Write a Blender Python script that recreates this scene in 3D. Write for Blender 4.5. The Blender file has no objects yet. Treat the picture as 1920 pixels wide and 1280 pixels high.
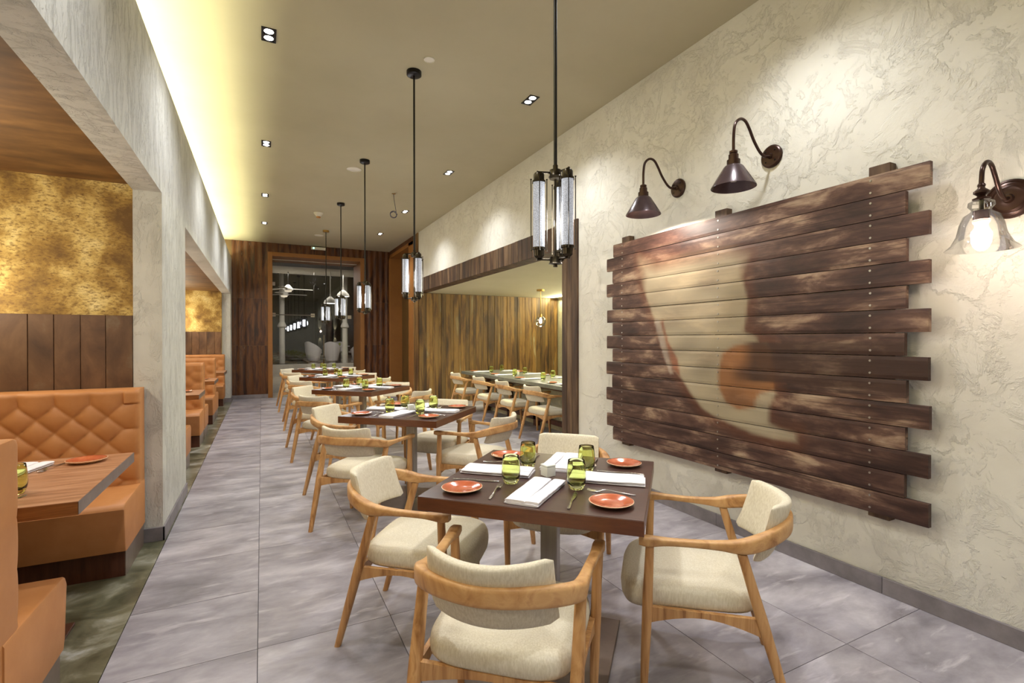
import bpy, bmesh, math, random
from mathutils import Vector, Matrix
import numpy as np
random.seed(7)
C = bpy.context.scene.collection
SC = bpy.context.scene
PI = math.pi

# ------------------------------------------------------------------ camera
def setup_camera():
    cd = bpy.data.cameras.new('camera'); co = bpy.data.objects.new('camera', cd); C.objects.link(co)
    yaw, pitch, roll = .469420, .0042749, -.00073693
    f = Vector((math.sin(yaw)*math.cos(pitch), math.cos(yaw)*math.cos(pitch), -math.sin(pitch)))
    r = Vector((math.cos(yaw), -math.sin(yaw), 0)); u = r.cross(f)
    c, s = math.cos(roll), math.sin(roll)
    r2, u2 = r*c+u*s, -r*s+u*c
    m = Matrix.Identity(4)
    for i in range(3): m[i][0] = r2[i]; m[i][1] = u2[i]; m[i][2] = -f[i]
    m[0][3], m[1][3], m[2][3] = 0, 0, 1.45
    co.matrix_world = m
    cd.sensor_width = 36; cd.lens = 925.617/1920*36; cd.clip_start = .05; cd.clip_end = 200
    SC.camera = co
setup_camera()

# ------------------------------------------------------------------ world, exposure, main lights
w = bpy.data.worlds.new('night'); SC.world = w; w.use_nodes = True
w.node_tree.nodes['Background'].inputs[0].default_value = (.02, .025, .035, 1)
w.node_tree.nodes['Background'].inputs[1].default_value = .3
SC.view_settings.view_transform = 'Standard'; SC.view_settings.look = 'None'
SC.view_settings.gamma = 1; SC.view_settings.use_curve_mapping = False
SC.view_settings.exposure = 0.55
try:
    SC.cycles.use_denoising = True
    SC.cycles.max_bounces = 10; SC.cycles.transmission_bounces = 10; SC.cycles.transparent_max_bounces = 16
    SC.cycles.caustics_reflective = False; SC.cycles.caustics_refractive = False
    SC.cycles.sample_clamp_indirect = 6
except Exception: pass

P_SPOT, P_COVE, P_PEND, P_BOOTH, P_RECESS = 80, 40, 20, 30, 55
COOL, WARM, YEL = (.94, .96, 1), (1, .92, .72), (1, .98, .66)
def light(kind, name, loc, power, color, rot=(0, 0, 0), **kw):
    l = bpy.data.lights.new(name, kind); l.energy = power; l.color = color
    for k, v in kw.items(): setattr(l, k, v)
    o = bpy.data.objects.new(name, l); o.location = loc; o.rotation_euler = rot; C.objects.link(o); return o

ROW_L, ROW_R = .057, 2.42
SPOT_Y = [-2.9, -.5, 1.93, 4.36, 6.79, 9.22, 11.42]
for i, y in enumerate(SPOT_Y):
    for x in (ROW_L, ROW_R):
        light('SPOT', 'downlight_lamp', (x, y, 3.80), P_SPOT, COOL, spot_size=math.radians(128), spot_blend=.9, shadow_soft_size=.07)
# cove strip behind the left beam, throwing light up on the ceiling
light('AREA', 'cove_lamp', (-.98, 5.0, 3.30), P_COVE*6, YEL, rot=(PI, 0, 0), shape='RECTANGLE', size=.10, size_y=17.0)
# recess cove along its outer wall, an added wall fill and two ceiling lamps
light('AREA', 'recess_cove_lamp', (6.62, 7.9, 2.44), P_RECESS*1.5, YEL, rot=(0, math.radians(118), 0), shape='RECTANGLE', size=.08, size_y=5.8)
light('AREA', 'recess_wall_fill', (6.74, 7.9, 2.46), P_RECESS*.7, YEL, shape='RECTANGLE', size=.06, size_y=5.8)  # extra strip added to brighten the stone wall, no fitting of its own
for y in (6.2, 7.7, 9.2):
    light('SPOT', 'recess_lamp', (4.2, y, 2.45), P_RECESS*1.3, YEL, spot_size=math.radians(135), spot_blend=.8, shadow_soft_size=.05)

# ------------------------------------------------------------------ helpers: colour and materials
def lin(c):
    return tuple(((v/255)/12.92 if v/255 <= .04045 else ((v/255+.055)/1.055)**2.4) for v in c)
MATS = {}
def nmat(name, cols, scale=5, stretch=(1, 1, 1), detail=5, dist=0., rough=.5, metal=0., bump=0., bscale=None, bstretch=None, bdist=.01,
         rnd=0., spec=.5, var=0., coat=0., second=None, rrand=None):
    """noise driven surface; cols = [(pos, sRGB)], rnd = random offset per object, var = random brightness per object"""
    m = bpy.data.materials.new(name); m.use_nodes = True; MATS[name] = m
    nt = m.node_tree; N = nt.nodes; L = nt.links; b = N['Principled BSDF']
    b.inputs['Roughness'].default_value = rough; b.inputs['Metallic'].default_value = metal
    b.inputs['Specular IOR Level'].default_value = spec; b.inputs['Coat Weight'].default_value = coat; b.inputs['Coat Roughness'].default_value = .15
    if len(cols) == 1 and not bump and not var:
        b.inputs['Base Color'].default_value = (*lin(cols[0][1]), 1); return m
    tc = N.new('ShaderNodeTexCoord'); oi = N.new('ShaderNodeObjectInfo')
    vec = tc.outputs['Object']
    if rnd:
        mu = N.new('ShaderNodeMath'); mu.operation = 'MULTIPLY'; mu.inputs[1].default_value = 37.*rnd; L.new(oi.outputs['Random'], mu.inputs[0])
        ad = N.new('ShaderNodeVectorMath'); ad.operation = 'ADD'; L.new(vec, ad.inputs[0]); L.new(mu.outputs[0], ad.inputs[1]); vec = ad.outputs[0]
    def noise(sc, st, de, di):
        mp = N.new('ShaderNodeMapping'); mp.inputs['Scale'].default_value = st; L.new(vec, mp.inputs[0])
        n = N.new('ShaderNodeTexNoise'); n.inputs['Scale'].default_value = sc; n.inputs['Detail'].default_value = de
        n.inputs['Distortion'].default_value = di; n.inputs['Roughness'].default_value = .6; L.new(mp.outputs[0], n.inputs[0]); return n
    n = noise(scale, stretch, detail, dist)
    rp = N.new('ShaderNodeValToRGB'); cr = rp.color_ramp
    while len(cr.elements) < len(cols): cr.elements.new(.5)
    for e, (p, c) in zip(cr.elements, cols): e.position = p; e.color = (*lin(c), 1)
    if len(cols) == 1: cr.elements[1].color = cr.elements[0].color
    L.new(n.outputs[0], rp.inputs[0]); col = rp.outputs[0]
    if second:   # (scale, stretch, sRGB, lo, hi): a second stain layer
        sc2, st2, c2, lo, hi = second
        n2 = noise(sc2, st2, 4, .3); r2 = N.new('ShaderNodeMapRange'); r2.inputs[1].default_value = lo; r2.inputs[2].default_value = hi
        L.new(n2.outputs[0], r2.inputs[0]); mx = N.new('ShaderNodeMix'); mx.data_type = 'RGBA'
        L.new(r2.outputs[0], mx.inputs[0]); L.new(col, mx.inputs[6]); mx.inputs[7].default_value = (*lin(c2), 1); col = mx.outputs[2]
    if var:
        mr = N.new('ShaderNodeMapRange'); mr.inputs[3].default_value = 1-var; mr.inputs[4].default_value = 1+var
        L.new(oi.outputs['Random'], mr.inputs[0]); hs = N.new('ShaderNodeHueSaturation'); L.new(mr.outputs[0], hs.inputs['Value'])
        L.new(col, hs.inputs['Color']); col = hs.outputs[0]
    L.new(col, b.inputs['Base Color'])
    if bump:
        nb = noise(bscale or scale, bstretch or stretch, 6, dist); bp = N.new('ShaderNodeBump')
        bp.inputs['Strength'].default_value = bump; bp.inputs['Distance'].default_value = bdist
        L.new(nb.outputs[0], bp.inputs['Height']); L.new(bp.outputs[0], b.inputs['Normal'])
    return m

def plaster(name, c1, c2, sc, stretch, lo, hi, dist_m, strength=1., fine=30.):
    """trowelled plaster: islands of a raised coat with torn edges"""
    m = nmat(name, [(.35, c1), (.65, c2)], scale=2.2, detail=4, rough=.85, spec=.25)
    nt = m.node_tree; N = nt.nodes; L = nt.links; b = N['Principled BSDF']
    tc = N.new('ShaderNodeTexCoord'); mp = N.new('ShaderNodeMapping'); mp.inputs['Scale'].default_value = stretch; L.new(tc.outputs['Object'], mp.inputs[0])
    hs = []
    for k, (s, dd) in enumerate(((sc, .55), (sc*2.3, .4))):
        n = N.new('ShaderNodeTexNoise'); n.inputs['Scale'].default_value = s; n.inputs['Detail'].default_value = 8; n.inputs['Distortion'].default_value = dd
        n.inputs['Roughness'].default_value = .68; L.new(mp.outputs[0], n.inputs[0])
        r = N.new('ShaderNodeValToRGB'); e = r.color_ramp.elements
        e[0].position = lo+.03*k; e[0].color = (0, 0, 0, 1); e[1].position = hi+.03*k; e[1].color = (1, 1, 1, 1)
        x = r.color_ramp.elements.new(min(.99, hi+.03*k+.16)); x.color = (.55, .55, .55, 1)
        L.new(n.outputs[0], r.inputs[0]); hs.append(r.outputs[0])
    f = N.new('ShaderNodeTexNoise'); f.inputs['Scale'].default_value = fine; f.inputs['Detail'].default_value = 4; L.new(mp.outputs[0], f.inputs[0])
    a = N.new('ShaderNodeMath'); a.operation = 'ADD'; L.new(hs[0], a.inputs[0]); sc_ = N.new('ShaderNodeMath'); sc_.operation = 'MULTIPLY'; sc_.inputs[1].default_value = .45; L.new(hs[1], sc_.inputs[0]); L.new(sc_.outputs[0], a.inputs[1])
    a2 = N.new('ShaderNodeMath'); a2.operation = 'MULTIPLY_ADD'; L.new(f.outputs[0], a2.inputs[0]); a2.inputs[1].default_value = .35; L.new(a.outputs[0], a2.inputs[2])
    bp = N.new('ShaderNodeBump'); bp.inputs['Strength'].default_value = strength; bp.inputs['Distance'].default_value = dist_m
    L.new(a2.outputs[0], bp.inputs['Height']); L.new(bp.outputs[0], b.inputs['Normal'])
    return m

def emit(name, c, s, glossmix=0):
    m = bpy.data.materials.new(name); m.use_nodes = True; nt = m.node_tree; b = nt.nodes['Principled BSDF']
    b.inputs['Base Color'].default_value = (*c, 1); b.inputs['Emission Color'].default_value = (*c, 1); b.inputs['Emission Strength'].default_value = s
    b.inputs['Roughness'].default_value = .3; MATS[name] = m; return m

def thin_glass(name, tint=(1, 1, 1), refl=1.0, ior=1.5):
    """thin clear pane: see-through with a fresnel reflection"""
    m = bpy.data.materials.new(name); m.use_nodes = True; nt = m.node_tree; N = nt.nodes; L = nt.links; N.clear()
    o = N.new('ShaderNodeOutputMaterial'); mx = N.new('ShaderNodeMixShader'); t = N.new('ShaderNodeBsdfTransparent'); g = N.new('ShaderNodeBsdfGlossy')
    fr = N.new('ShaderNodeFresnel'); fr.inputs[0].default_value = ior; mu = N.new('ShaderNodeMath'); mu.operation = 'MULTIPLY'; mu.inputs[1].default_value = refl
    t.inputs[0].default_value = (*tint, 1); g.inputs['Roughness'].default_value = .01
    L.new(fr.outputs[0], mu.inputs[0]); L.new(mu.outputs[0], mx.inputs[0]); L.new(t.outputs[0], mx.inputs[1]); L.new(g.outputs[0], mx.inputs[2]); L.new(mx.outputs[0], o.inputs[0])
    MATS[name] = m; return m

# ------------------------------------------------------------------ helpers: geometry
def link(name, me, mat=None, parent=None, loc=None):
    o = bpy.data.objects.new(name, me); C.objects.link(o)
    if mat is not None:
        for x in (mat if isinstance(mat, (list, tuple)) else [mat]): me.materials.append(x)
    if parent is not None: o.parent = parent
    if loc is not None: o.location = loc
    return o
def obj(name, bm, mat, parent=None, loc=None, smooth=False, angle=40):
    me = bpy.data.meshes.new(name)
    bmesh.ops.recalc_face_normals(bm, faces=bm.faces)
    bm.to_mesh(me); bm.free()
    if smooth:
        me.polygons.foreach_set('use_smooth', [True]*len(me.polygons))
        try: me.set_sharp_from_angle(angle=math.radians(angle))
        except Exception: pass
    return link(name, me, mat, parent, loc)
def tag(o, label=None, cat=None, group=None, kind=None):
    if label: o['label'] = label
    if cat: o['category'] = cat
    if group: o['group'] = group
    if kind: o['kind'] = kind
    return o
def struct(o, label, cat='wall'): return tag(o, label, cat, None, 'structure')
def empty(name, loc=(0, 0, 0), rz=0.):
    o = bpy.data.objects.new(name, None); C.objects.link(o); o.location = loc; o.rotation_euler = (0, 0, rz); o.empty_display_size = .1; return o
def copy_tree(o, parent=None):
    c = o.copy(); C.objects.link(c)
    if parent is not None: c.parent = parent
    for ch in list(o.children): copy_tree(ch, c)
    return c
def B(): return bmesh.new()
def box(bm, x0, x1, y0, y1, z0, z1, bev=0., seg=1):
    v = [bm.verts.new(p) for p in ((x0, y0, z0), (x1, y0, z0), (x1, y1, z0), (x0, y1, z0), (x0, y0, z1), (x1, y0, z1), (x1, y1, z1), (x0, y1, z1))]
    fs = [bm.faces.new([v[i] for i in q]) for q in ((3, 2, 1, 0), (4, 5, 6, 7), (0, 1, 5, 4), (1, 2, 6, 5), (2, 3, 7, 6), (3, 0, 4, 7))]
    if bev:
        es = list({e for f in fs for e in f.edges})
        bmesh.ops.bevel(bm, geom=es, offset=bev, segments=seg, profile=.5, affect='EDGES')
    return bm
def bx(*a, bev=0., seg=1):
    return box(B(), *a, bev=bev, seg=seg)
def loft(bm, rings, cap=True, closed=False, mi=0):
    R = [[bm.verts.new(p) for p in r] for r in rings]; n = len(R[0])
    pairs = list(zip(R, R[1:])) + ([(R[-1], R[0])] if closed else [])
    for a, b in pairs:
        for i in range(n):
            j = (i+1) % n
            f = bm.faces.new((a[i], a[j], b[j], b[i])); f.material_index = mi
    if cap and not closed:
        f = bm.faces.new(R[0][::-1]); f.material_index = mi; f = bm.faces.new(R[-1]); f.material_index = mi
    return R
def lathe(bm, prof, seg=24, cx=0, cy=0, mi=None, close=False):
    """prof = [(r, z)], r = 0 ends in a point"""
    rows = []
    for r, z in prof:
        if r < 1e-6: rows.append([bm.verts.new((cx, cy, z))])
        else: rows.append([bm.verts.new((cx+r*math.cos(2*PI*k/seg), cy+r*math.sin(2*PI*k/seg), z)) for k in range(seg)])
    for q, (a, b) in enumerate(zip(rows, rows[1:])):
        for k in range(seg):
            j = (k+1) % seg
            if len(a) == 1 and len(b) == 1: continue
            if len(a) == 1: f = bm.faces.new((a[0], b[j], b[k]))
            elif len(b) == 1: f = bm.faces.new((a[k], a[j], b[0]))
            else: f = bm.faces.new((a[k], a[j], b[j], b[k]))
            if mi: f.material_index = mi[q]
    return bm
def catmull(pts, n):
    P = [np.array(p, float) for p in pts]; P = [2*P[0]-P[1]]+P+[2*P[-1]-P[-2]]; out = []
    for i in range(1, len(P)-2):
        for k in range(n):
            t = k/n; a, b, c, d = P[i-1:i+3]
            out.append(.5*((2*b)+(-a+c)*t+(2*a-5*b+4*c-d)*t*t+(-a+3*b-3*c+d)*t**3))
    out.append(P[-2]); return out
def tube(bm, pts, r, seg=10, mi=0):
    """round bar along points; r a number or a list"""
    pts = [Vector(p) for p in pts]; n = len(pts); rs = r if isinstance(r, (list, tuple)) else [r]*n
    rings = []; up = None
    for i, p in enumerate(pts):
        d = (pts[min(i+1, n-1)]-pts[max(i-1, 0)]).normalized()
        if up is None:
            up = Vector((0, 0, 1)) if abs(d.z) < .9 else Vector((1, 0, 0))
        s = d.cross(up).normalized(); up = s.cross(d).normalized()
        rings.append([p+(s*math.cos(2*PI*k/seg)+up*math.sin(2*PI*k/seg))*rs[i] for k in range(seg)])
    loft(bm, rings, mi=mi); return bm
def se(a, b, n=14, e=4.):
    """superellipse outline"""
    out = []
    for k in range(n):
        t = 2*PI*(k+.5)/n; c, s = math.cos(t), math.sin(t)
        out.append((a*math.copysign(abs(c)**(2/e), c), b*math.copysign(abs(s)**(2/e), s)))
    return out

# ------------------------------------------------------------------ materials
WALL = plaster('cream_plaster', (211, 207, 195), (221, 218, 207), 3.0, (1, 1, 1), .50, .55, .0055, .75)
BEAM = plaster('scraped_plaster', (192, 191, 184), (206, 205, 198), 5.0, (1, 1.6, .55), .49, .55, .004, .9, fine=45)
CEIL = nmat('ceiling_paint', [(.3, (182, 173, 144)), (.7, (190, 181, 152))], scale=1.2, rough=.8, spec=.2)
CEIL2 = nmat('pale_ceiling_paint', [(.3, (206, 200, 172)), (.7, (214, 208, 182))], scale=1.2, rough=.8, spec=.2)
TILE = nmat('grey_stone_tile', [(.30, (116, 111, 116)), (.45, (145, 140, 146)), (.56, (163, 158, 164)), (.72, (190, 186, 190))], scale=3.0, stretch=(.75, 1.5, 1), detail=12, dist=.25,
            rough=.42, bump=.12, bscale=14, bdist=.003, rnd=1, var=.07, spec=.4, second=(7, (.5, 2.2, 1), (198, 192, 197), .58, .80))
GROUT = nmat('dark_grout', [(0, (92, 86, 90))], rough=.9)
CONC = nmat('green_polished_concrete', [(.36, (70, 70, 52)), (.5, (104, 102, 80)), (.60, (142, 140, 122)), (.72, (190, 190, 184))], scale=3.2, stretch=(1, 1.2, 1), detail=8, dist=.8, rough=.28, spec=.5)
SKIRT = nmat('grey_skirting', [(.35, (112, 106, 108)), (.65, (138, 131, 134))], scale=5, detail=6, rough=.5, rnd=1, var=.06)
TEAK = nmat('oiled_teak', [(.30, (150, 103, 58)), (.45, (190, 143, 90)), (.6, (206, 162, 108)), (.75, (176, 124, 74))], scale=7, stretch=(1.3, 1.3, 1.3), detail=5, dist=.9, rough=.45, rnd=1, bump=.05, bscale=60, bdist=.001)
TEAKL = nmat('oiled_teak_leg', [(.30, (142, 95, 52)), (.45, (184, 136, 84)), (.6, (202, 157, 104)), (.75, (160, 110, 64))], scale=26, stretch=(1, 1, .08), detail=4, dist=.8, rough=.45, rnd=1)
LINEN = nmat('natural_linen', [(.35, (204, 194, 170)), (.65, (222, 214, 194))], scale=60, stretch=(3, 3, .6), detail=6, rough=.9, spec=.15, bump=.25, bscale=230, bstretch=(1, 1, 1), bdist=.0015, rnd=.3)
TTOP = nmat('dark_brown_table_top', [(.3, (64, 43, 38)), (.7, (76, 52, 46))], scale=6, stretch=(1, 8, 1), rough=.30, spec=.5, coat=.25)
TEDGE = nmat('red_brown_table_edge', [(.3, (84, 46, 26)), (.7, (104, 60, 34))], scale=9, stretch=(1, 1, 6), rough=.35, coat=.2)
STEEL = nmat('brushed_steel', [(.3, (150, 145, 138)), (.7, (176, 171, 163))], scale=30, stretch=(1, 1, .02), rough=.38, metal=.85)
PLATEM = nmat('dull_steel_plate', [(.3, (112, 100, 94)), (.7, (130, 118, 110))], scale=6, rough=.35, metal=.7)
TERRA = nmat('terracotta_glaze', [(.3, (168, 80, 46)), (.55, (184, 94, 58)), (.75, (204, 122, 84))], scale=22, rough=.18, coat=.6, rnd=.5)
RIMG = nmat('pale_glaze', [(.3, (214, 178, 140)), (.7, (228, 196, 160))], scale=12, rough=.3)
NAP = nmat('white_napkin_cloth', [(.3, (222, 218, 222)), (.7, (232, 229, 232))], scale=30, rough=.9, bump=.15, bscale=25, bdist=.004, spec=.1)
CHROME = nmat('polished_cutlery', [(.3, (190, 186, 182)), (.7, (214, 210, 206))], scale=40, rough=.18, metal=1, bump=.3, bscale=120, bdist=.002)
CUBE = nmat('white_ceramic', [(0, (226, 228, 218))], rough=.35)
ARTW = None
RECL = nmat('reclaimed_planks', [(.30, (44, 28, 12)), (.43, (86, 58, 26)), (.53, (122, 90, 42)), (.62, (110, 84, 46)), (.74, (150, 140, 108))], scale=9, stretch=(.8, .8, .10), detail=8, dist=.5, rough=.6, rnd=1, var=.38, bump=.25, bscale=30, bstretch=(1, 1, .06), bdist=.004)
TRIM = nmat('reclaimed_trim', [(.30, (44, 29, 19)), (.44, (70, 47, 31)), (.56, (92, 68, 46)), (.70, (122, 98, 72))], scale=10, stretch=(.9, .9, .12), detail=8, dist=.4, rough=.6, rnd=1, var=.22, bump=.25, bscale=30, bstretch=(1, 1, .06), bdist=.004)
RUST = nmat('rusted_sheet', [(.30, (32, 14, 6)), (.43, (66, 32, 12)), (.54, (100, 58, 20)), (.63, (72, 42, 22)), (.74, (128, 104, 82))], scale=5, stretch=(2.2, 2.2, .25), detail=9, dist=.7, rough=.5, rnd=1, var=.10, bump=.2, bscale=20, bdist=.004)
BROWN = nmat('brown_frame_paint', [(.3, (138, 90, 40)), (.7, (150, 100, 48))], scale=3, rough=.5)
DOORM = nmat('dark_door', [(.3, (92, 68, 36)), (.7, (102, 78, 42))], scale=3, rough=.4)
LEATH = nmat('orange_leather', [(.3, (178, 119, 68)), (.7, (190, 131, 79))], scale=8, rough=.48, bump=.08, bscale=150, bdist=.001, spec=.4)
GOLD = nmat('gold_mottled_plaster', [(.34, (104, 74, 28)), (.45, (154, 120, 54)), (.54, (200, 170, 98)), (.66, (228, 206, 142))], scale=3.2, detail=12, dist=.1, rough=.75, bump=.6, bscale=80, bstretch=(1, 1, 1.6), bdist=.003, second=(70, (.7, .7, 1.4), (104, 72, 28), .46, .72))
BPLANK = nmat('dark_wainscot', [(.28, (62, 38, 22)), (.45, (92, 62, 38)), (.6, (112, 80, 52)), (.8, (134, 120, 96))], scale=5, stretch=(1, 1, .5), detail=8, dist=.5, rough=.55, rnd=1, var=.34)
BCEIL = nmat('brown_stained_ceiling', [(.3, (78, 50, 20)), (.5, (104, 70, 32)), (.72, (134, 96, 50))], scale=3, stretch=(1, 2.5, 1), detail=8, rough=.6)
WALNUT = nmat('walnut_laminate', [(.30, (126, 82, 52)), (.5, (164, 116, 82)), (.7, (186, 140, 106))], scale=9, stretch=(.35, 3.2, 3.2), detail=8, dist=.8, rough=.4)
WALNUTE = nmat('walnut_edge', [(.30, (104, 58, 22)), (.5, (142, 88, 40)), (.7, (164, 108, 56))], scale=9, stretch=(.35, 1.5, 5), detail=8, dist=.8, rough=.4)
PLINTH = nmat('brown_plinth', [(.3, (66, 34, 20)), (.7, (92, 52, 34))], scale=14, stretch=(3, 3, .3), detail=6, rough=.4)
PLSTEEL = nmat('plinth_end_metal', [(.3, (120, 104, 94)), (.7, (140, 124, 112))], scale=10, rough=.35, metal=.4)
BLACK = nmat('black_metal', [(0, (22, 18, 16))], rough=.35, metal=.4)
BRONZE = nmat('dark_bronze', [(.3, (40, 34, 24)), (.7, (58, 50, 36))], scale=20, rough=.3, metal=.8)
OILB = nmat('oiled_brown_metal', [(.3, (52, 32, 24)), (.7, (66, 44, 34))], scale=12, rough=.28, metal=.55)
SHADEM = nmat('grey_brown_enamel', [(.3, (70, 56, 58)), (.7, (86, 70, 72))], scale=10, rough=.25, metal=.3)
WHITEP = nmat('white_plastic', [(0, (222, 216, 200))], rough=.5)
ORANGEP = nmat('amber_plastic', [(0, (190, 130, 60))], rough=.5)
BRASS = nmat('satin_brass', [(0, (186, 150, 84))], rough=.3, metal=.8)
STONE = nmat('grey_stone_top', [(.3, (84, 86, 80)), (.7, (112, 114, 108))], scale=8, detail=7, rough=.3)
PALEST = plaster('split_stone_wall', (206, 200, 168), (222, 216, 188), 12, (1, 1, 1), .48, .55, .012, .8)
BLUEW = nmat('blue_cable', [(0, (60, 62, 96))], rough=.5)
OUTW = nmat('white_render', [(.3, (196, 190, 178)), (.7, (212, 206, 194))], scale=2, rough=.7)
OUTF = nmat('beige_terrace', [(.3, (170, 156, 132)), (.7, (188, 174, 150))], scale=3, rough=.5)
OUTD = nmat('night_wall', [(.3, (40, 38, 26)), (.7, (56, 52, 36))], scale=2, rough=.8)
TUBW = nmat('white_shell_plastic', [(0, (214, 208, 206))], rough=.35)
WATER = nmat('dark_pond_water', [(0, (8, 10, 8))], rough=.05)
LILY = nmat('lily_pad_green', [(.3, (70, 72, 54)), (.7, (120, 118, 100))], scale=6, rough=.5)
LENS = emit('downlight_lens', (1, .98, .97), 14)
TUBE = emit('fluted_tube_glass', (.13, .135, .145), 3.2)
BULB = emit('warm_bulb', (1, .80, .62), 26)
GLOBEL = emit('white_globe_lamp', (1, .93, .80), 5)
CLEAR = thin_glass('clear_glass', (.97, .965, .96), .8)
WINDOW = thin_glass('window_glass', (.93, .94, .94), 1.5)
def green_glass():
    m = bpy.data.materials.new('green_glass'); m.use_nodes = True; b = m.node_tree.nodes['Principled BSDF']
    b.inputs['Base Color'].default_value = (.88, .95, .52, 1); b.inputs['Transmission Weight'].default_value = 1; b.inputs['Roughness'].default_value = .02
    b.inputs['IOR'].default_value = 1.42; MATS['green_glass'] = m; return m
GREEN = green_glass()
def ribbed_tube():
    """pressed glass around a fluorescent tube: pale, brighter down its middle where the tube stands, darker metal mesh dots"""
    m = TUBE; nt = m.node_tree; N = nt.nodes; L = nt.links; b = N['Principled BSDF']
    tc = N.new('ShaderNodeTexCoord'); v = N.new('ShaderNodeTexVoronoi'); v.inputs['Scale'].default_value = 220; L.new(tc.outputs['Object'], v.inputs[0])
    r = N.new('ShaderNodeMapRange'); r.inputs[1].default_value = .15; r.inputs[2].default_value = .6; r.inputs[3].default_value = .46; r.inputs[4].default_value = .20
    L.new(v.outputs['Distance'], r.inputs[0]); L.new(r.outputs[0], b.inputs['Emission Strength'])
    b.inputs['Emission Color'].default_value = (.86, .88, .95, 1)
ribbed_tube()

# ------------------------------------------------------------------ room shell
ZC, XR, XL, YB = 3.86, 3.16, -.64, 13.7
H0, H1 = 2.53, 2.80       # wooden header of the recess opening
o = obj('floor', bx(-2.7, 7.0, -4.2, YB, -.12, -.012), GROUT); floor = struct(o, 'floor of large grey stone tiles with thin joints', 'floor')
def tile(x0, x1, y0, y1):
    g = .0016
    bm = bx(-(x1-x0)/2+g, (x1-x0)/2-g, -(y1-y0)/2+g, (y1-y0)/2-g, -.012, 0)
    return bm
tile_mesh = {}
def add_tile(x0, x1, y0, y1):
    key = (round(x1-x0, 3), round(y1-y0, 3))
    if key not in tile_mesh:
        t = obj('tile', tile(x0, x1, y0, y1), TILE, floor); tile_mesh[key] = t.data
    else: t = link('tile', tile_mesh[key], None, floor)
    t.location = ((x0+x1)/2, (y0+y1)/2, 0)
xs = [-.02, .60, 1.22, 1.85, 2.48, 3.16]
ys = [1.37+1.23*k for k in range(-4, 11)]
for x0, x1 in zip(xs, xs[1:]):
    for y in ys[:-1]: add_tile(x0, x1, y, min(y+1.23, YB+.3))
for k in range(-8, 21): add_tile(-.62, -.02, .755+.615*k, min(1.37+.615*k, YB+.3))
for k in range(6):
    for q in range(5): add_tile(3.16+.6133*k, 3.16+.6133*(k+1), 4.89+1.198*q, 4.89+1.198*(q+1))
o = obj('floor_concrete', bx(-2.7, -.622, -4.2, YB, -.012, .001), CONC); struct(o, 'strip of green mottled polished concrete under the booths', 'floor')
o = obj('ceiling', bx(-1.75, XR+.25, -4.2, YB+1.3, ZC, ZC+.1), CEIL); struct(o, 'flat tan painted ceiling with recessed lights', 'ceiling')

# right wall: plaster, with the opening of the recess
bm = B()
box(bm, XR, XR+.2, -4.2, 4.60, 0, ZC); box(bm, XR, XR+.2, 4.60, 10.9, H0+.02, ZC)
o = obj('wall_right', bm, WALL); struct(o, 'cream trowelled plaster wall behind the plank artwork')
bm = B()
box(bm, XR+.0, XR+.2, 10.9, 11.62, 0, ZC); box(bm, XR, XR+.2, 11.62, YB, 3.74, ZC); box(bm, XR+.36, XR+.46, 11.4, YB+.2, 0, 3.9)
wr = obj('wall_right_rear', bm, DOORM); struct(wr, 'timber clad end of the side wall around the tall doorway')
for y0, y1 in ((10.88, 11.0), (11.0, 11.12), (11.12, 11.24)):
    obj('plank', bx(XR-.02, XR, y0+.002, y1-.002, .0, ZC-.005, bev=.003), RECL, wr)
for k in range(11):
    y0 = 11.26+k*.222; obj('plank', bx(XR-.02, XR, y0+.002, y0+.22, 3.755, ZC-.005), RUST, wr)
# header and jamb of the opening
tr = empty('trim_1'); struct(tr, 'reclaimed timber trim framing the recess opening', 'trim')
y = 4.58
for w_ in (.105, .10, .105):
    obj('plank', bx(XR-.022-random.uniform(0, .006), XR+.205, y+.001, y+w_-.001, 0, H1-.002, bev=.004), TRIM, tr); y += w_
while y < 10.87:
    w_ = min(random.uniform(.09, .17), 10.88-y)
    obj('plank', bx(XR-.018-random.uniform(0, .006), XR+.205, y+.001, y+w_-.001, H0-.02, H1, bev=.003), TRIM, tr); y += w_
# recess
o = obj('wall_recess_rear', bx(XR, 6.95, 10.90, 11.05, 0, 2.62), DOORM); wrr = struct(o, 'tall reclaimed plank wall at the end of the recess')
x = XR+.004
while x < 6.82:
    w_ = min(random.choice((.06, .075, .085, .10, .12)), 6.84-x)
    obj('plank', bx(x+.001, x+w_-.001, 10.872-random.uniform(0, .012), 10.905, .0, 2.5, bev=.003), RECL, wrr); x += w_
o = obj('wall_recess_side', bx(6.86, 7.0, 4.7, 10.95, 0, 2.62), PALEST); struct(o, 'pale split stone side wall of the recess')
o = obj('wall_recess_near', bx(XR+.2, 7.0, 4.74, 4.89, 0, 2.62), WALL); struct(o, 'near plaster wall of the recess')
o = obj('ceiling_recess', bx(XR+.2, 7.0, 4.7, 11.05, 2.51, 2.62), CEIL2); struct(o, 'pale low ceiling of the recess', 'ceiling')

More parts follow.
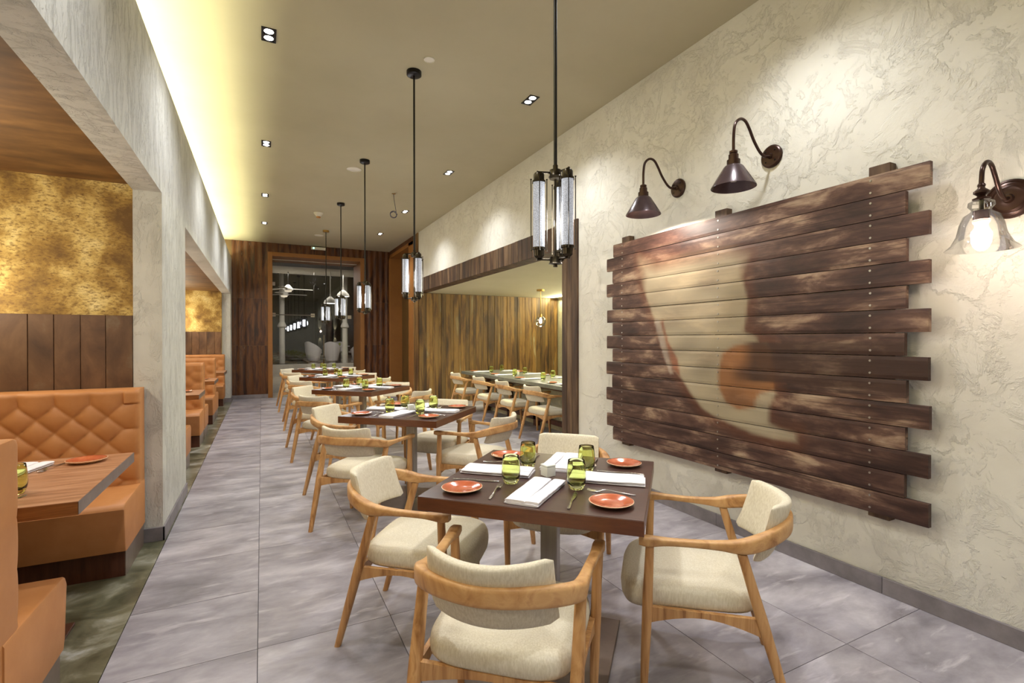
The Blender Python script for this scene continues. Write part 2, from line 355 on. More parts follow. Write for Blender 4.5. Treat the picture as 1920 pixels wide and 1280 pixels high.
# left beam and columns
bm = B()
box(bm, XL-.17, XL, -4.2, YB, 2.51, 3.40)
box(bm, XL-.17, XL, 4.325, 5.545, 0, 2.51); box(bm, XL-.17, XL, 13.15, YB, 0, 2.51); box(bm, XL-.17, XL, -4.2, -3.4, 0, 2.51)
o = obj('wall_left', bm, BEAM); struct(o, 'scraped plaster beam and columns along the booths')
o = obj('ceiling_cove', bx(-1.75, XL-.17, -4.2, YB, 3.12, 3.2), CEIL2); struct(o, 'shelf of the light cove above the booths', 'ceiling')
o = obj('wall_cove', bx(-1.75, -1.65, -4.2, YB, 3.2, ZC), CEIL2); struct(o, 'back of the light cove above the booths')
o = obj('ceiling_booth', bx(-2.7, XL-.17, -4.2, YB, 2.545, 2.6), BCEIL); struct(o, 'brown stained low ceiling over the booths', 'ceiling')
o = obj('wall_booth_side', bx(-2.8, -2.65, -4.2, YB, 0, 2.6), GOLD); struct(o, 'gold plaster side wall of the booths')
def partition(y0, y1, z_gold, label, n):
    p = obj('wall_partition', bx(-2.65, XL-.17, y0, y1, 0, 2.55), GOLD); struct(p, label)
    x = XL-.172
    while x > -2.6:
        w_ = random.uniform(.13, .155)
        obj('plank', bx(x-w_+.0015, x-.0015, y0-.014-random.uniform(0, .003), y0+.01, .95, z_gold, bev=.002), BPLANK, p); x -= w_
partition(4.335, 5.535, 1.62, 'gold mottled plaster wall above dark planks behind the nearest tufted bench', 13)
partition(13.0, 13.6, 1.625, 'gold mottled plaster wall above planks at the far end of the booths', 13)
o = obj('wall_near', bx(-2.8, XR+.2, -4.35, -4.2, 0, ZC), WALL); struct(o, 'plaster wall behind the viewer')

# baseboards
def skirting(name, segs, label):
    e = empty(name); struct(e, label, 'baseboard')
    for s in segs: obj('board', bx(*s, bev=.002), SKIRT, e)
skirting('baseboard_right', [(XR-.014, XR, -4.2+1.15*k, -4.2+1.15*(k+1)-.002, 0, .095) for k in range(7)]+[(XR-.014, XR, 3.85, 4.575, 0, .095)], 'grey stone skirting along the plaster wall')
skirting('baseboard_left', [(XL, XL+.012, 4.313, 5.55, 0, .10), (XL-.17, XL+.012, 4.313, 4.325, 0, .10), (XL, XL+.012, 13.14, YB, 0, .10), (XL-.17, XL+.012, 13.138, 13.15, 0, .10)], 'grey stone skirting around the plaster columns')

# back wall with the tall opening
XA, XB_, ZT = .14, 2.475, 3.635
bm = B()
box(bm, XL-.2, XA+.05, YB, YB+.15, 0, ZC); box(bm, XB_-.05, XR+.2, YB, YB+.15, 0, ZC); box(bm, XA, XB_, YB, YB+.15, ZT-.03, ZC)
wb = obj('wall_back', bm, DOORM); struct(wb, 'far wall clad in rust brown sheets')
def sheet(x0, x1, z0, z1):
    bm = B(); nx = max(4, int((x1-x0)/.012)); rows = []
    for z in (z0+.002, z1-.002):
        rows.append([bm.verts.new((x0+(x1-x0)*i/nx, YB-.012-.007*math.cos(2*PI*(x0+(x1-x0)*i/nx)/.155), z)) for i in range(nx+1)])
    back = [[bm.verts.new((x, YB+.001, z)) for x in (x0, x1)] for z in (z0+.002, z1-.002)]
    for i in range(nx): bm.faces.new((rows[0][i], rows[0][i+1], rows[1][i+1], rows[1][i]))
    for r, b_ in ((rows[1], back[1]), (rows[0], back[0])): bm.faces.new(r+[b_[1], b_[0]])
    bm.faces.new((rows[0][0], rows[1][0], back[1][0], back[0][0])); bm.faces.new((rows[0][-1], rows[1][-1], back[1][1], back[0][1]))
    obj('panel', bm, RUST, wb, smooth=True, angle=60)
for x0, x1 in ((XL, XA), (XB_, XR)):
    for z0, z1 in ((.10, 1.30), (1.30, 2.46), (2.46, ZC)): sheet(x0, x1, z0, z1)
    obj('board', bx(x0, x1, YB-.03, YB, 0, .10), SKIRT, wb)
for x0, x1 in ((XA, .92), (.92, 1.70), (1.70, XB_)): sheet(x0, x1, ZT, ZC)

# window of the back wall: brown lining, big pane, track, fittings
YG = 14.75
win = empty('window_1'); struct(win, 'tall glazed opening with brown lining looking on a night terrace', 'window')
obj('jamb', bx(XA, XA+.105, YB-.03, YG+.05, 0, ZT, bev=.004), BROWN, win); obj('jamb', bx(XB_-.105, XB_, YB-.03, YG+.05, 0, ZT, bev=.004), BROWN, win)
obj('header', bx(XA, XB_, YB-.028, YG+.05, ZT-.10, ZT, bev=.004), BROWN, win)
obj('track', bx(XA+.105, XB_-.105, YG-.53, YG-.50, ZT-.115, ZT-.10), WHITEP, win)
for i, (x0, x1) in enumerate(((XA+.105, 1.30), (1.306, XB_-.105))):
    obj('pane', bx(x0, x1, YG-.006, YG+.006, .02, ZT-.10), WINDOW, win)
for z in (2.12,):
    bm = tube(B(), [(XA+.105, YG-.03, 2.12), (1.30, YG-.03, 2.12)], .012, 8); obj('rail', bm, STEEL, win, smooth=True)
for x, z in ((1.27, 2.12), (.29, 2.12), (.28, 2.95), (2.25, 2.09)): obj('fitting', bx(x-.05, x+.05, YG-.03, YG+.03, z-.05, z+.05, bev=.006), WHITEP, win)

# doorway in the side wall
dr = empty('door_1'); struct(dr, 'tall brown doorway in the timber end of the side wall', 'door')
obj('jamb', bx(XR-.03, XR+.40, 11.24, 11.64, 0, 3.75, bev=.004), BROWN, dr); obj('jamb', bx(XR-.03, XR+.40, 13.56, 13.68, 0, 3.75, bev=.004), BROWN, dr)
obj('header', bx(XR-.03, XR+.40, 11.24, 13.68, 3.66, 3.755, bev=.004), BROWN, dr)
dp = obj('door_panel', bx(XR+.31, XR+.36, 11.64, 13.56, .01, 3.66), DOORM, dr)
bm = tube(B(), [(XR+.27, 11.9, 1.86), (XR+.27, 11.9, 1.98)], .012, 8); box(bm, XR+.27, XR+.31, 11.88, 11.92, 1.9, 1.94); obj('handle', bm, STEEL, dp)

# ------------------------------------------------------------------ ceiling fittings
def downlight(x, y, label):
    t = empty('downlight', (x, y, ZC)); tag(t, label, 'ceiling light', 'square twin downlights')
    bm = B()
    for a in ((-.053, -.041, -.098, .098), (.041, .053, -.098, .098), (-.041, .041, -.098, -.088), (-.041, .041, .088, .098), (-.041, .041, -.006, .006)):
        box(bm, a[0], a[1], a[2], a[3], -.006, .0)
    obj('frame', bm, BLACK, t)
    for s in (-1, 1):
        hz = obj('housing', bx(-.041, .041, s*.047-.041, s*.047+.041, -.002, -.0005), BLACK, t)
        bm = lathe(B(), [(0, -.004), (.030, -.004), (.034, -.002)], 20); bmesh.ops.translate(bm, verts=bm.verts, vec=(0, s*.047, 0)); obj('lens', bm, LENS, t)
nm = ['third', 'fourth', 'fifth']
names_l = {3: 'first square downlight of the row beside the bright cove', 4: 'second square downlight of the row beside the bright cove', 5: 'third square downlight of the row beside the bright cove', 6: 'last square downlight of the row beside the bright cove'}
names_r = {3: 'first square downlight of the row beside the plaster wall', 4: 'second square downlight of the row beside the plaster wall', 5: 'third square downlight of the row, near the blue cable coil', 6: 'last square downlight of the row beside the plaster wall'}
for i in (3, 4, 5, 6): downlight(ROW_L, SPOT_Y[i], names_l[i]); downlight(ROW_R, SPOT_Y[i], names_r[i])
def disc(name, x, y, r, label):
    t = empty(name, (x, y, ZC)); tag(t, label, 'speaker', 'round ceiling discs')
    obj('rim', lathe(B(), [(r, 0), (r, -.008), (r*.86, -.010), (r*.86, -.004)], 32), WHITEP, t, smooth=True)
    obj('cover', lathe(B(), [(r*.86, -.006), (r*.3, -.007), (0, -.007)], 32), WHITEP, t, smooth=True)
disc('ceiling_disc', 1.293, 4.119, .046, 'small white disc on the ceiling beside the black canopy of the second pendant')
disc('ceiling_speaker', 1.174, 7.25, .10, 'round white ceiling speaker beside the third pendant rod')
disc('ceiling_speaker', 1.19, 12.2, .10, 'round white ceiling speaker near the far rust brown wall')
t = empty('smoke_detector', (.971, 10.06, ZC)); tag(t, 'cone shaped cream smoke detector with an amber tip on the ceiling', 'smoke detector')
obj('body', lathe(B(), [(.085, 0), (.085, -.01), (.04, -.07)], 24), WHITEP, t, smooth=True); obj('tip', lathe(B(), [(.04, -.07), (.036, -.095), (0, -.098)], 20), ORANGEP, t, smooth=True)
t = empty('hanging_cable', (1.953, 8.18, ZC)); tag(t, 'loose blue cable hanging from the ceiling in a coil', 'cable')
obj('rose', lathe(B(), [(.03, 0), (.03, -.006), (0, -.008)], 16), BRASS, t)
pts = [(0, 0, 0), (.01, 0, -.1), (.03, -.0, -.22), (.045, 0, -.31)]
pts += [(.0+(.062-.004*(k/12))*math.cos(k*PI/12), .01*math.sin(k*.9), -.345+(.062-.004*(k/12))*math.sin(k*PI/12)) for k in range(0, 58)]
obj('coil', tube(B(), pts, .004, 6), BLUEW, t, smooth=True)
t = empty('exit_light', (1.32, YB-.04, 3.80)); tag(t, 'white emergency light box with a green lamp above the tall window', 'emergency light')
obj('body', bx(-.18, .18, -.03, .02, -.035, .035, bev=.006), WHITEP, t); obj('lamp', bx(-.135, -.105, -.036, -.028, -.015, .015), emit('green_led', (.3, 1, .75), 4), t)

# ------------------------------------------------------------------ pendants
TABLE_X = 1.217
TABLE_Y = [2.00, 4.42, 6.86, 9.25, 11.58]
def make_pendant(canopy_mat):
    zb, zt = 1.785, 2.235           # lowest point, top of upper hub
    t = empty('pendant_lamp', (0, 0, ZC))
    q = lambda z: z-ZC
    obj('canopy', lathe(B(), [(0, 0), (.066, 0), (.066, -.035), (.055, -.042), (0, -.042)], 28), canopy_mat, t, smooth=True)
    obj('rod', tube(B(), [(0, 0, -.04), (0, 0, q(zt)+.0)], .0085, 10), BLACK, t, smooth=True)
    obj('hub', lathe(B(), [(0, q(zt)+.02), (.012, q(zt)+.02), (.012, q(zt)), (.027, q(zt)-.003), (.027, q(zt)-.028), (.032, q(zt)-.034), (.027, q(zt)-.044), (0, q(zt)-.046)], 20), BRONZE, t, smooth=True)
    obj('hub', lathe(B(), [(0, q(zb)), (.010, q(zb)), (.010, q(zb)+.010), (.032, q(zb)+.014), (.027, q(zb)+.022), (.027, q(zb)+.046), (0, q(zb)+.048)], 20), BRONZE, t, smooth=True)
    obj('spine', tube(B(), [(0, 0, q(zb)+.04), (0, 0, q(zt)-.03)], .006, 8), BRONZE, t, smooth=True)
    yaw = math.radians(26.9)
    for a in (171, 51, 291):
        a = math.radians(a); cx_, cy_ = .078*math.cos(a), -.078*math.sin(a)          # camera frame, then turned to the room
        x = cx_*math.cos(yaw)+cy_*math.sin(yaw); y = -cx_*math.sin(yaw)+cy_*math.cos(yaw)
        for z, s in ((q(zt)-.016, 1), (q(zb)+.034, -1)):
            obj('arm', tube(B(), [(0, 0, z), (x, y, z), (x*1.13, y*1.13, z)], [.0055, .0055, .0075], 8), BRONZE, t, smooth=True)
        z0, z1 = q(zb)+.082, q(zt)-.060
        g = obj('light_tube', lathe(B(), [(0, z0), (.027, z0), (.027, z1), (0, z1)], 24, x, y), TUBE, t, smooth=True)
        obj('cap', lathe(B(), [(.031, z1-.006), (.031, z1+.004), (.025, z1+.006), (.025, z1+.032), (.020, z1+.040), (0, z1+.042)], 20, x, y), BRONZE, g, smooth=True)
        obj('cap', lathe(B(), [(0, z0-.044), (.014, z0-.044), (.024, z0-.034), (.025, z0-.006), (.031, z0-.004), (.031, z0+.006)], 20, x, y), BRONZE, g, smooth=True)
        for k in range(4):
            b = math.radians(45+90*k+20); px, py = x+.0365*math.cos(b), y+.0365*math.sin(b); rings = [(px, py, z0-.012), (px, py, z0-.006), (px, py, z1+.006), (px, py, z1+.012)]
            obj('cage_rod', tube(B(), rings, [.005, .0022, .0022, .005], 6), BRONZE, g, smooth=True)
    return t
pend_labels = ['pendant lamp of three glass tubes nearest the plank artwork', 'pendant lamp of three glass tubes over the second table', 'pendant lamp of three glass tubes over the middle table',
               'pendant lamp of three glass tubes over the fourth table', 'pendant lamp on a pale canopy over the last table']
proto = make_pendant(BLACK)
for i in range(5):
    p = proto if i == 0 else (copy_tree(proto) if i < 4 else make_pendant(BRASS))
    p.location = ((1.215, 1.23, 1.245, 1.257, 1.274)[i], (1.95, 4.37, 6.83, 9.17, 11.6)[i], ZC)
    tag(p, pend_labels[i], 'pendant lamp', 'pendant lamps over the row of tables')
    light('POINT', 'pendant_glow', (p.location.x, p.location.y, 2.0), P_PEND, (.95, .97, 1), shadow_soft_size=.12)

# ------------------------------------------------------------------ chair
def make_chair():
    t = empty('armchair')
    def leg(x0, y0, z0, x1, y1, z1, prof):
        rings = []
        for s, r in prof:
            c = (x0+(x1-x0)*s, y0+(y1-y0)*s, z0+(z1-z0)*s)
            rings.append([(c[0]+a, c[1]+b, c[2]) for a, b in se(r, r, 12, 3.2)])
        bm = B(); loft(bm, rings); return bm
    for s in (-1, 1):
        obj('leg', leg(s*.274, .195, 0, s*.293, .170, .642, [(0, .0135), (.3, .0175), (.62, .0205), (.85, .018), (1, .0165)]), TEAKL, t, smooth=True, angle=50)
        obj('leg', leg(s*.264, -.350, 0, s*.271, -.168, .632, [(0, .0145), (.3, .019), (.60, .022), (.85, .0195), (1, .0185)]), TEAKL, t, smooth=True, angle=50)
    # one sweep: arm, elbow, back rail, elbow, arm
    half = [(.298, .212, .653, .042, .030), (.296, .175, .652, .047, .038), (.290, .10, .654, .037, .026), (.280, .0, .654, .035, .026), (.274, -.09, .655, .038, .034),
            (.271, -.148, .656, .044, .048), (.266, -.200, .665, .048, .058), (.230, -.275, .685, .036, .062), (.155, -.345, .701, .027, .062), (.07, -.380, .705, .024, .060)]
    key = half+[(0, -.388, .705, .024, .060)]+[(-a, b, c, d, e) for a, b, c, d, e in half[::-1]]
    pts = catmull(key, 4); rings = []
    for i, p in enumerate(pts):
        d = Vector(pts[min(i+1, len(pts)-1)][:3])-Vector(pts[max(i-1, 0)][:3]); d.z = 0; d.normalize(); n = Vector((d.y, -d.x, 0))
        rings.append([Vector(p[:3])+n*a+Vector((0, 0, 1))*b for a, b in se(p[3]/2, p[4]/2, 12, 5.)])
    bm = B(); loft(bm, rings); obj('arm_rail', bm, TEAK, t, smooth=True, angle=55)
    # back pad: bowed and leaning
    rings = []; n = 18
    for i in range(n+1):
        u = -1+2*i/n; e = 1-abs(u)**14
        ht, th = .108, .026*max(.25, (1-abs(u)**10)**.5)
        x = .208*u; yc = -.342+1.75*x*x
        if abs(u) > .985: ht = .098
        ring = []
        for a, b in se(th, ht, 22, 4.5):
            z = .682+b+.012*(1 if b > 0 else 0)*u*u; lean = -.30*(b)+(.10*abs(b)*u*u)
            ring.append((x*(1-.02*b/.11), yc+a+lean*1.15, z))
        rings.append(ring)
    bm = B(); loft(bm, rings); obj('backrest', bm, LINEN, t, smooth=True, angle=70)
    # seat cushion
    def outline(k, y_shift=0.):
        out = []
        for a, b in se(1, 1, 44, 4.6):
            y = .012+.268*b; wx = .256+.016*(b+1)/2
            y += .018*(1-a*a)*(1 if b > 0 else 0)*b
            out.append((a*wx*k, .012+(y-.012)*k+y_shift, 0))
        return out
    rings = []
    for z, k, dr in ((.380, .90, .035), (.384, .955, .028), (.398, .99, .02), (.420, 1.0, .012), (.442, .988, .006), (.458, .955, .002), (.468, .88, 0), (.474, .72, 0), (.477, .45, 0), (.478, .15, 0)):
        ring = []
        for x, y, _ in outline(k):
            fr = max(0, (y-.05)/.23)
            ring.append((x, y, z-dr*fr-.010*max(0, fr)**3))
        rings.append(ring)
    bm = B(); loft(bm, rings); obj('seat', bm, LINEN, t, smooth=True, angle=75)
    # arched rails under the seat
    def rail(p0, p1, th):
        p0, p1 = Vector(p0), Vector(p1); d = (p1-p0).normalized(); n = Vector((-d.y, d.x, 0)).normalized(); rings = []
        for i in range(13):
            u = i/12; c = p0.lerp(p1, u); h = .022+.045*abs(2*u-1)**1.7
            rings.append([c+n*a*th+Vector((0, 0, b)) for a, b in ((-1, -h), (1, -h), (1, 0), (-1, 0))])
        bm = B(); loft(bm, rings); return bm
    for s in (-1, 1): obj('seat_rail', rail((s*.274, .180, .385), (s*.260, -.240, .386), .010), TEAKL, t)
    obj('seat_rail', rail((-.258, -.240, .386), (.258, -.240, .386), .010), TEAKL, t); obj('seat_rail', rail((-.274, .183, .362), (.274, .183, .362), .010), TEAKL, t)
    return t
chair0 = make_chair(); chair_used = []
def chair(x, y, facing, label, group, cat='chair'):
    o = copy_tree(chair0) if chair_used else chair0
    chair_used.append(1); o.location = (x, y, 0); o.rotation_euler = (0, 0, math.radians(facing-90)); tag(o, label, cat, group); return o

# ------------------------------------------------------------------ tables and settings
TS, TZ = .455, .80
def make_table():
    t = empty('dining_table')
    bm = bx(-TS, TS, -TS, TS, TZ-.058, TZ-.0012, bev=.002); obj('edge_band', bm, TEDGE, t)
    obj('tabletop', bx(-TS+.0008, TS-.0008, -TS+.0008, TS-.0008, TZ-.0015, TZ, bev=.0004), TTOP, t)
    obj('column', bx(-.04, .04, -.034, .034, .014, TZ-.066, bev=.004), STEEL, t)
    obj('mounting_plate', bx(-.17, .17, -.17, .17, TZ-.066, TZ-.058), BLACK, t)
    obj('base_plate', bx(-.295, .295, -.295, .295, 0, .014, bev=.003), PLATEM, t)
    return t
def make_plate():
    bm = B(); s = .001
    lathe(bm, [(0, .006), (.046, .006), (.052, .008), (.078, .0155), (.0855, .0185)], 40, mi=[0, 0, 0, 0])
    lathe(bm, [(.0855, .0185), (.088, .0175), (.087, .0155), (.074, .0085), (.052, .002), (.050, 0), (.044, 0), (.042, .0025), (0, .0025)], 40, mi=[1]*8)
    bmesh.ops.remove_doubles(bm, verts=bm.verts, dist=.0001)
    return obj('side_plate', bm, [TERRA, RIMG], smooth=True, angle=60)
def make_glass():
    bm = B()
    out = [(0, .0015), (.012, 0), (.027, .0), (.031, .003), (.037, .016), (.0415, .038), (.0425, .056), (.0415, .078), (.0385, .104), (.0362, .124)]
    inn = [(.0352, .1255), (.0342, .124), (.0365, .104), (.0393, .078), (.0402, .056), (.039, .040), (.034, .026), (.024, .0195), (.010, .018), (0, .018)]
    lathe(bm, out+inn, 36); return obj('tumbler', bm, GREEN, smooth=True, angle=80)
def make_napkin(seed):
    rnd = random.Random(seed); bm = B()
    def flap(x0, x1, z0, z1, y0, y1, sk):
        rings = []; n = 14
        for i in range(n+1):
            v = i/n; y = y0+(y1-y0)*v; e = 1 if 0 < i < n else .82
            dx = sk*(v-.5)+rnd.uniform(-.0012, .0012); hz = (z1-z0)*e
            ring = []
            for a, b in se((x1-x0)/2, hz/2, 16, 3.4):
                ring.append(((x0+x1)/2+a+dx, y, (z0+z1)/2+b+(.0012*math.sin(7*v+seed) if b > 0 else 0)))
            rings.append(ring)
        loft(bm, rings)
    flap(-.073, .073, 0, .010, -.172, .172, .004)
    flap(-.074, .012, .0085, .021, -.170, .168, -.006)
    flap(.016, .074, .0085, .020, -.166, .171, .006)
    return obj('napkin', bm, NAP, smooth=True, angle=60)
def strip(bm, pts, th):
    """flat bar: pts = [(y, halfwidth, z, xoff)]"""
    loft(bm, [[(x-w_, y, z), (x-w_*.6, y, z-th/2), (x+w_*.6, y, z-th/2), (x+w_, y, z), (x+w_*.6, y, z+th/2), (x-w_*.6, y, z+th/2)] for y, w_, z, x in pts])
def make_fork():
    bm = B()
    strip(bm, [(-.10, .0035, .003, 0), (-.092, .0058, .003, 0), (-.055, .005, .005, .001), (-.02, .0034, .009, 0), (.02, .0026, .013, 0), (.035, .0036, .012, 0), (.046, .0105, .008, 0), (.058, .0118, .005, 0), (.066, .0118, .0045, 0)], .003)
    for k in range(4):
        x = -.0096+.0064*k; strip(bm, [(.064, .0021, .0045, x), (.085, .0018, .005, x), (.102, .0008, .009, x)], .002)
    return obj('fork', bm, CHROME, smooth=True, angle=50)
def make_knife():
    bm = B()
    strip(bm, [(-.11, .004, .004, 0), (-.10, .0062, .004, 0), (-.06, .0052, .005, .0015), (-.02, .0046, .005, -.001), (0, .004, .004, 0), (.01, .0068, .004, .001), (.05, .009, .003, .002), (.085, .0085, .003, .002), (.105, .0045, .003, .000), (.112, .0012, .003, -.002)], .0028)
    return obj('knife', bm, CHROME, smooth=True, angle=50)
def make_cube():
    t = empty('salt_cellar'); rings = []
    obj('body', bx(-.026, .026, -.026, .026, 0, .046, bev=.003, seg=2), CUBE, t)
    obj('lid', bx(-.0265, .0265, -.0265, .0265, .0465, .056, bev=.003, seg=2), CUBE, t)
    return t
proto = {'plate': make_plate(), 'glass': make_glass(), 'fork': make_fork(), 'knife': make_knife(), 'cube': make_cube(), 'table': make_table()}
naps = [make_napkin(k) for k in range(4)]
used = set()
def put(kind, x, y, z, rz, label, cat, group, src=None):
    s = src or proto[kind]; o = copy_tree(s) if s.name in used else s; used.add(s.name)
    o.location = (x, y, z); o.rotation_euler = (0, 0, rz); return tag(o, label, cat, group)
tnames = ['the nearest dark table', 'the second table', 'the middle table of the row', 'the fourth table', 'the last table before the window']
snames = ['camera side', 'art wall side', 'window side', 'aisle side']
chairs = [[(.815, 1.606, 48), (1.695, 1.594, 137), (1.66, 2.62, -135), (.757, 2.455, -37)],
          [(.757, 4.08, 47), (1.688, 4.086, 128), (1.63, 4.87, -133), (.788, 4.96, -40)],
          [(.743, 6.42, 46), (1.66, 6.46, 131), (1.65, 7.32, -135), (.73, 7.255, -41)],
          [(.747, 8.706, 47), (1.67, 8.82, 133), (1.65, 9.70, -134), (.77, 9.58, -40)],
          [(.73, 10.97, 48), (1.66, 11.14, 132), (1.64, 12.03, -135), (.725, 11.90, -42)]]
for i, (ty, tn) in enumerate(zip(TABLE_Y, tnames)):
    cx, cy = TABLE_X, ty; a0 = -PI/4+math.radians((0, 2, -1, 1, 0)[i])
    put('table', cx, cy, 0, a0, 'square dark brown pedestal table, '+tn.replace('the ', '', 1), 'table', 'dark pedestal tables')
    rj = random.Random(40+i)
    J = (lambda s=.006: rj.uniform(-s, s)) if i else (lambda s=0: 0.)
    for k, sn in enumerate(snames):
        a = a0+k*PI/2
        def pos(x, y): return cx+x*math.cos(a)-y*math.sin(a), cy+x*math.sin(a)+y*math.cos(a)
        tail = 'on %s, %s' % (tn, sn)
        put('plate', *pos(-.312+J(), -.322+J()), TZ, a, 'terracotta side plate '+tail, 'plate', 'terracotta side plates')
        tilt = (-.09, .05, 0, .04)[k]
        put('nap', *pos((.004, .02, .0, 0)[k]+J(), -.262+J()), TZ, a+tilt, 'folded white napkin '+tail, 'napkin', 'folded white napkins', naps[k])
        put('fork', *pos(-.166+J(.004), -.305+J()), TZ, a+(.10, -.02, .05, -.06)[k], 'silver fork '+tail, 'fork', 'silver forks')
        put('knife', *pos(.166+J(.004), -.310+J()), TZ, a+(.06, -.03, 0, .12)[k], 'silver knife '+tail, 'knife', 'silver knives')
        put('glass', *pos(.152+J(.01), -.146+J(.01)), TZ, a+k, 'green glass tumbler '+tail, 'tumbler', 'green tumblers')
        x, y, f = chairs[i][k]
        chair(x, y, f, 'teak armchair with linen pads at %s, %s' % (tn, sn), 'teak armchairs around the tables')
    put('cube', cx+.0, cy+.02, TZ, a0+.9, 'small white cube condiment pot in the middle of '+tn, 'condiment pot', 'white condiment pots')

# ------------------------------------------------------------------ recess: long stone table, chairs, settings, globe lamp
t = empty('long_table', (4.22, 7.25, 0)); tag(t, 'long grey stone topped table in the recess behind the plaster wall', 'table')
obj('tabletop', bx(-.55, .55, -2.3, 2.3, .745, .80, bev=.004), STONE, t); obj('apron', bx(-.30, .46, -2.2, 2.2, .68, .745), PLINTH, t)
obj('base', bx(-.02, .30, -2.15, 2.15, .0, .66), PALEST, t); obj('footrest', bx(-.12, -.04, -2.15, 2.15, .10, .17, bev=.004), PLINTH, t)
for y in (-2.0, -1.0, 0, 1.0, 2.0): obj('post', bx(-.12, -.04, y-.04, y+.04, 0, .66), PLINTH, t)
for k, (y, nm_) in enumerate(((6.14, 'beside the timber jamb'), (7.10, 'second from the timber jamb'), (8.06, 'third from the timber jamb'), (9.2, 'nearest the plank wall'))):
    chair(3.72, y, (2, -1, 1, 0)[k], 'teak armchair at the stone table in the recess, '+nm_, 'teak armchairs in the recess')
rec_n = ['beside the timber jamb', 'second from the timber jamb', 'third from the timber jamb', 'nearest the plank wall']
for k, y in enumerate((5.95, 7.0, 8.0, 9.0)):
    for side, x0, sg in (('chair side', 3.67, 1), ('far side', 4.77, -1)):
        tail = 'on the long stone table, %s, setting %s' % (side, rec_n[k])
        put('nap', x0+sg*.24, y, TZ, sg*PI/2, 'folded white napkin '+tail, 'napkin', 'folded white napkins', naps[k])
        put('plate', x0+sg*.18, y+sg*.30, TZ, 0, 'terracotta side plate '+tail, 'plate', 'terracotta side plates')
        put('glass', x0+sg*.36, y-sg*.16, TZ, k, 'green glass tumbler '+tail, 'tumbler', 'green tumblers')
put('cube', 4.22, 8.1, TZ, .3, 'small white cube condiment pot on the long stone table', 'condiment pot', 'white condiment pots')
t = empty('menu_holder', (4.12, 6.10, TZ), .5); tag(t, 'pale box menu holder with a dark card on the stone table', 'menu holder')
obj('body', bx(-.05, .05, -.06, .06, 0, .11, bev=.004), CUBE, t); obj('card', bx(-.054, -.0495, -.03, .03, .03, .085), PLATEM, t)
t = empty('globe_pendant', (5.30, 9.1, 2.51)); tag(t, 'clear glass globe pendant with a glowing bulb in the recess', 'pendant lamp')
obj('canopy', lathe(B(), [(0, 0), (.085, 0), (.085, -.035), (0, -.037)], 28), BRASS, t, smooth=True); obj('rod', tube(B(), [(0, 0, -.03), (0, 0, -.53)], .006, 8), BRASS, t)
obj('socket', lathe(B(), [(.02, -.52), (.03, -.54), (.03, -.60), (0, -.60)], 16), BRASS, t, smooth=True)
obj('globe', lathe(B(), [(.03, -.565)]+[(.115*math.sin(PI*k/16), -.68+.115*math.cos(PI*k/16)) for k in range(2, 16)]+[(0, -.795)], 24), CLEAR, t, smooth=True)
obj('bulb', lathe(B(), [(.012, -.60), (.032, -.66), (.030, -.70), (0, -.725)], 16), BULB, t, smooth=True)
light('POINT', 'globe_glow', (5.30, 9.1, 1.66), 6, WARM, shadow_soft_size=.05)

# ------------------------------------------------------------------ plank artwork
def inside(poly, x, y):
    c = np.zeros(x.shape, bool); n = len(poly)
    for i in range(n):
        x0, y0 = poly[i]; x1, y1 = poly[(i+1) % n]
        if y0 == y1: continue
        c ^= ((y0 > y) != (y1 > y)) & (x < (x1-x0)*(y-y0)/(y1-y0)+x0)
    return c
def edge_dist(poly, x, y):
    d = np.full(x.shape, 9.)
    for i in range(len(poly)):
        a = np.array(poly[i]); b = np.array(poly[(i+1) % len(poly)]); ab = b-a; L2 = max(1e-9, (ab**2).sum())
        t_ = np.clip(((x-a[0])*ab[0]+(y-a[1])*ab[1])/L2, 0, 1); d = np.minimum(d, np.hypot(x-a[0]-t_*ab[0], y-a[1]-t_*ab[1]))
    return d
CREAM = [(3.493, 2.184), (3.436, 1.911), (3.327, 1.666), (3.178, 1.431), (3.073, 1.208), (2.974, 1.117), (2.894, 1.024), (2.77, .907), (2.663, .863), (2.495, .82), (2.327, .786), (2.165, .774), (2.002, .786), (2.002, .845), (2.127, .866), (2.193, .885), (2.193, .979), (2.139, 1.085), (2.158, 1.112), (2.206, 1.434), (2.278, 1.427), (2.291, 1.471), (2.388, 1.506), (2.371, 1.623), (2.359, 1.736), (2.402, 1.891), (2.363, 2.045), (2.506, 2.106), (2.912, 2.112), (3.275, 2.082)]
BLOB = [(2.58, 1.349), (2.473, 1.406), (2.278, 1.427), (2.205, 1.405), (2.147, 1.22), (2.158, 1.105), (2.269, 1.073), (2.302, 1.017), (2.307, .972), (2.441, .94), (2.546, .982), (2.614, 1.095), (2.614, 1.208)]
PALEB = [(3.3, 1.618), (3.235, 1.625), (3.172, 1.431), (3.073, 1.164), (3.11, 1.152), (3.222, 1.385)]
PINK = [(3.222, 1.606), (3.191, 1.614), (3.134, 1.431), (3.026, 1.29), (2.991, 1.142), (3.073, 1.208), (3.147, 1.386)]
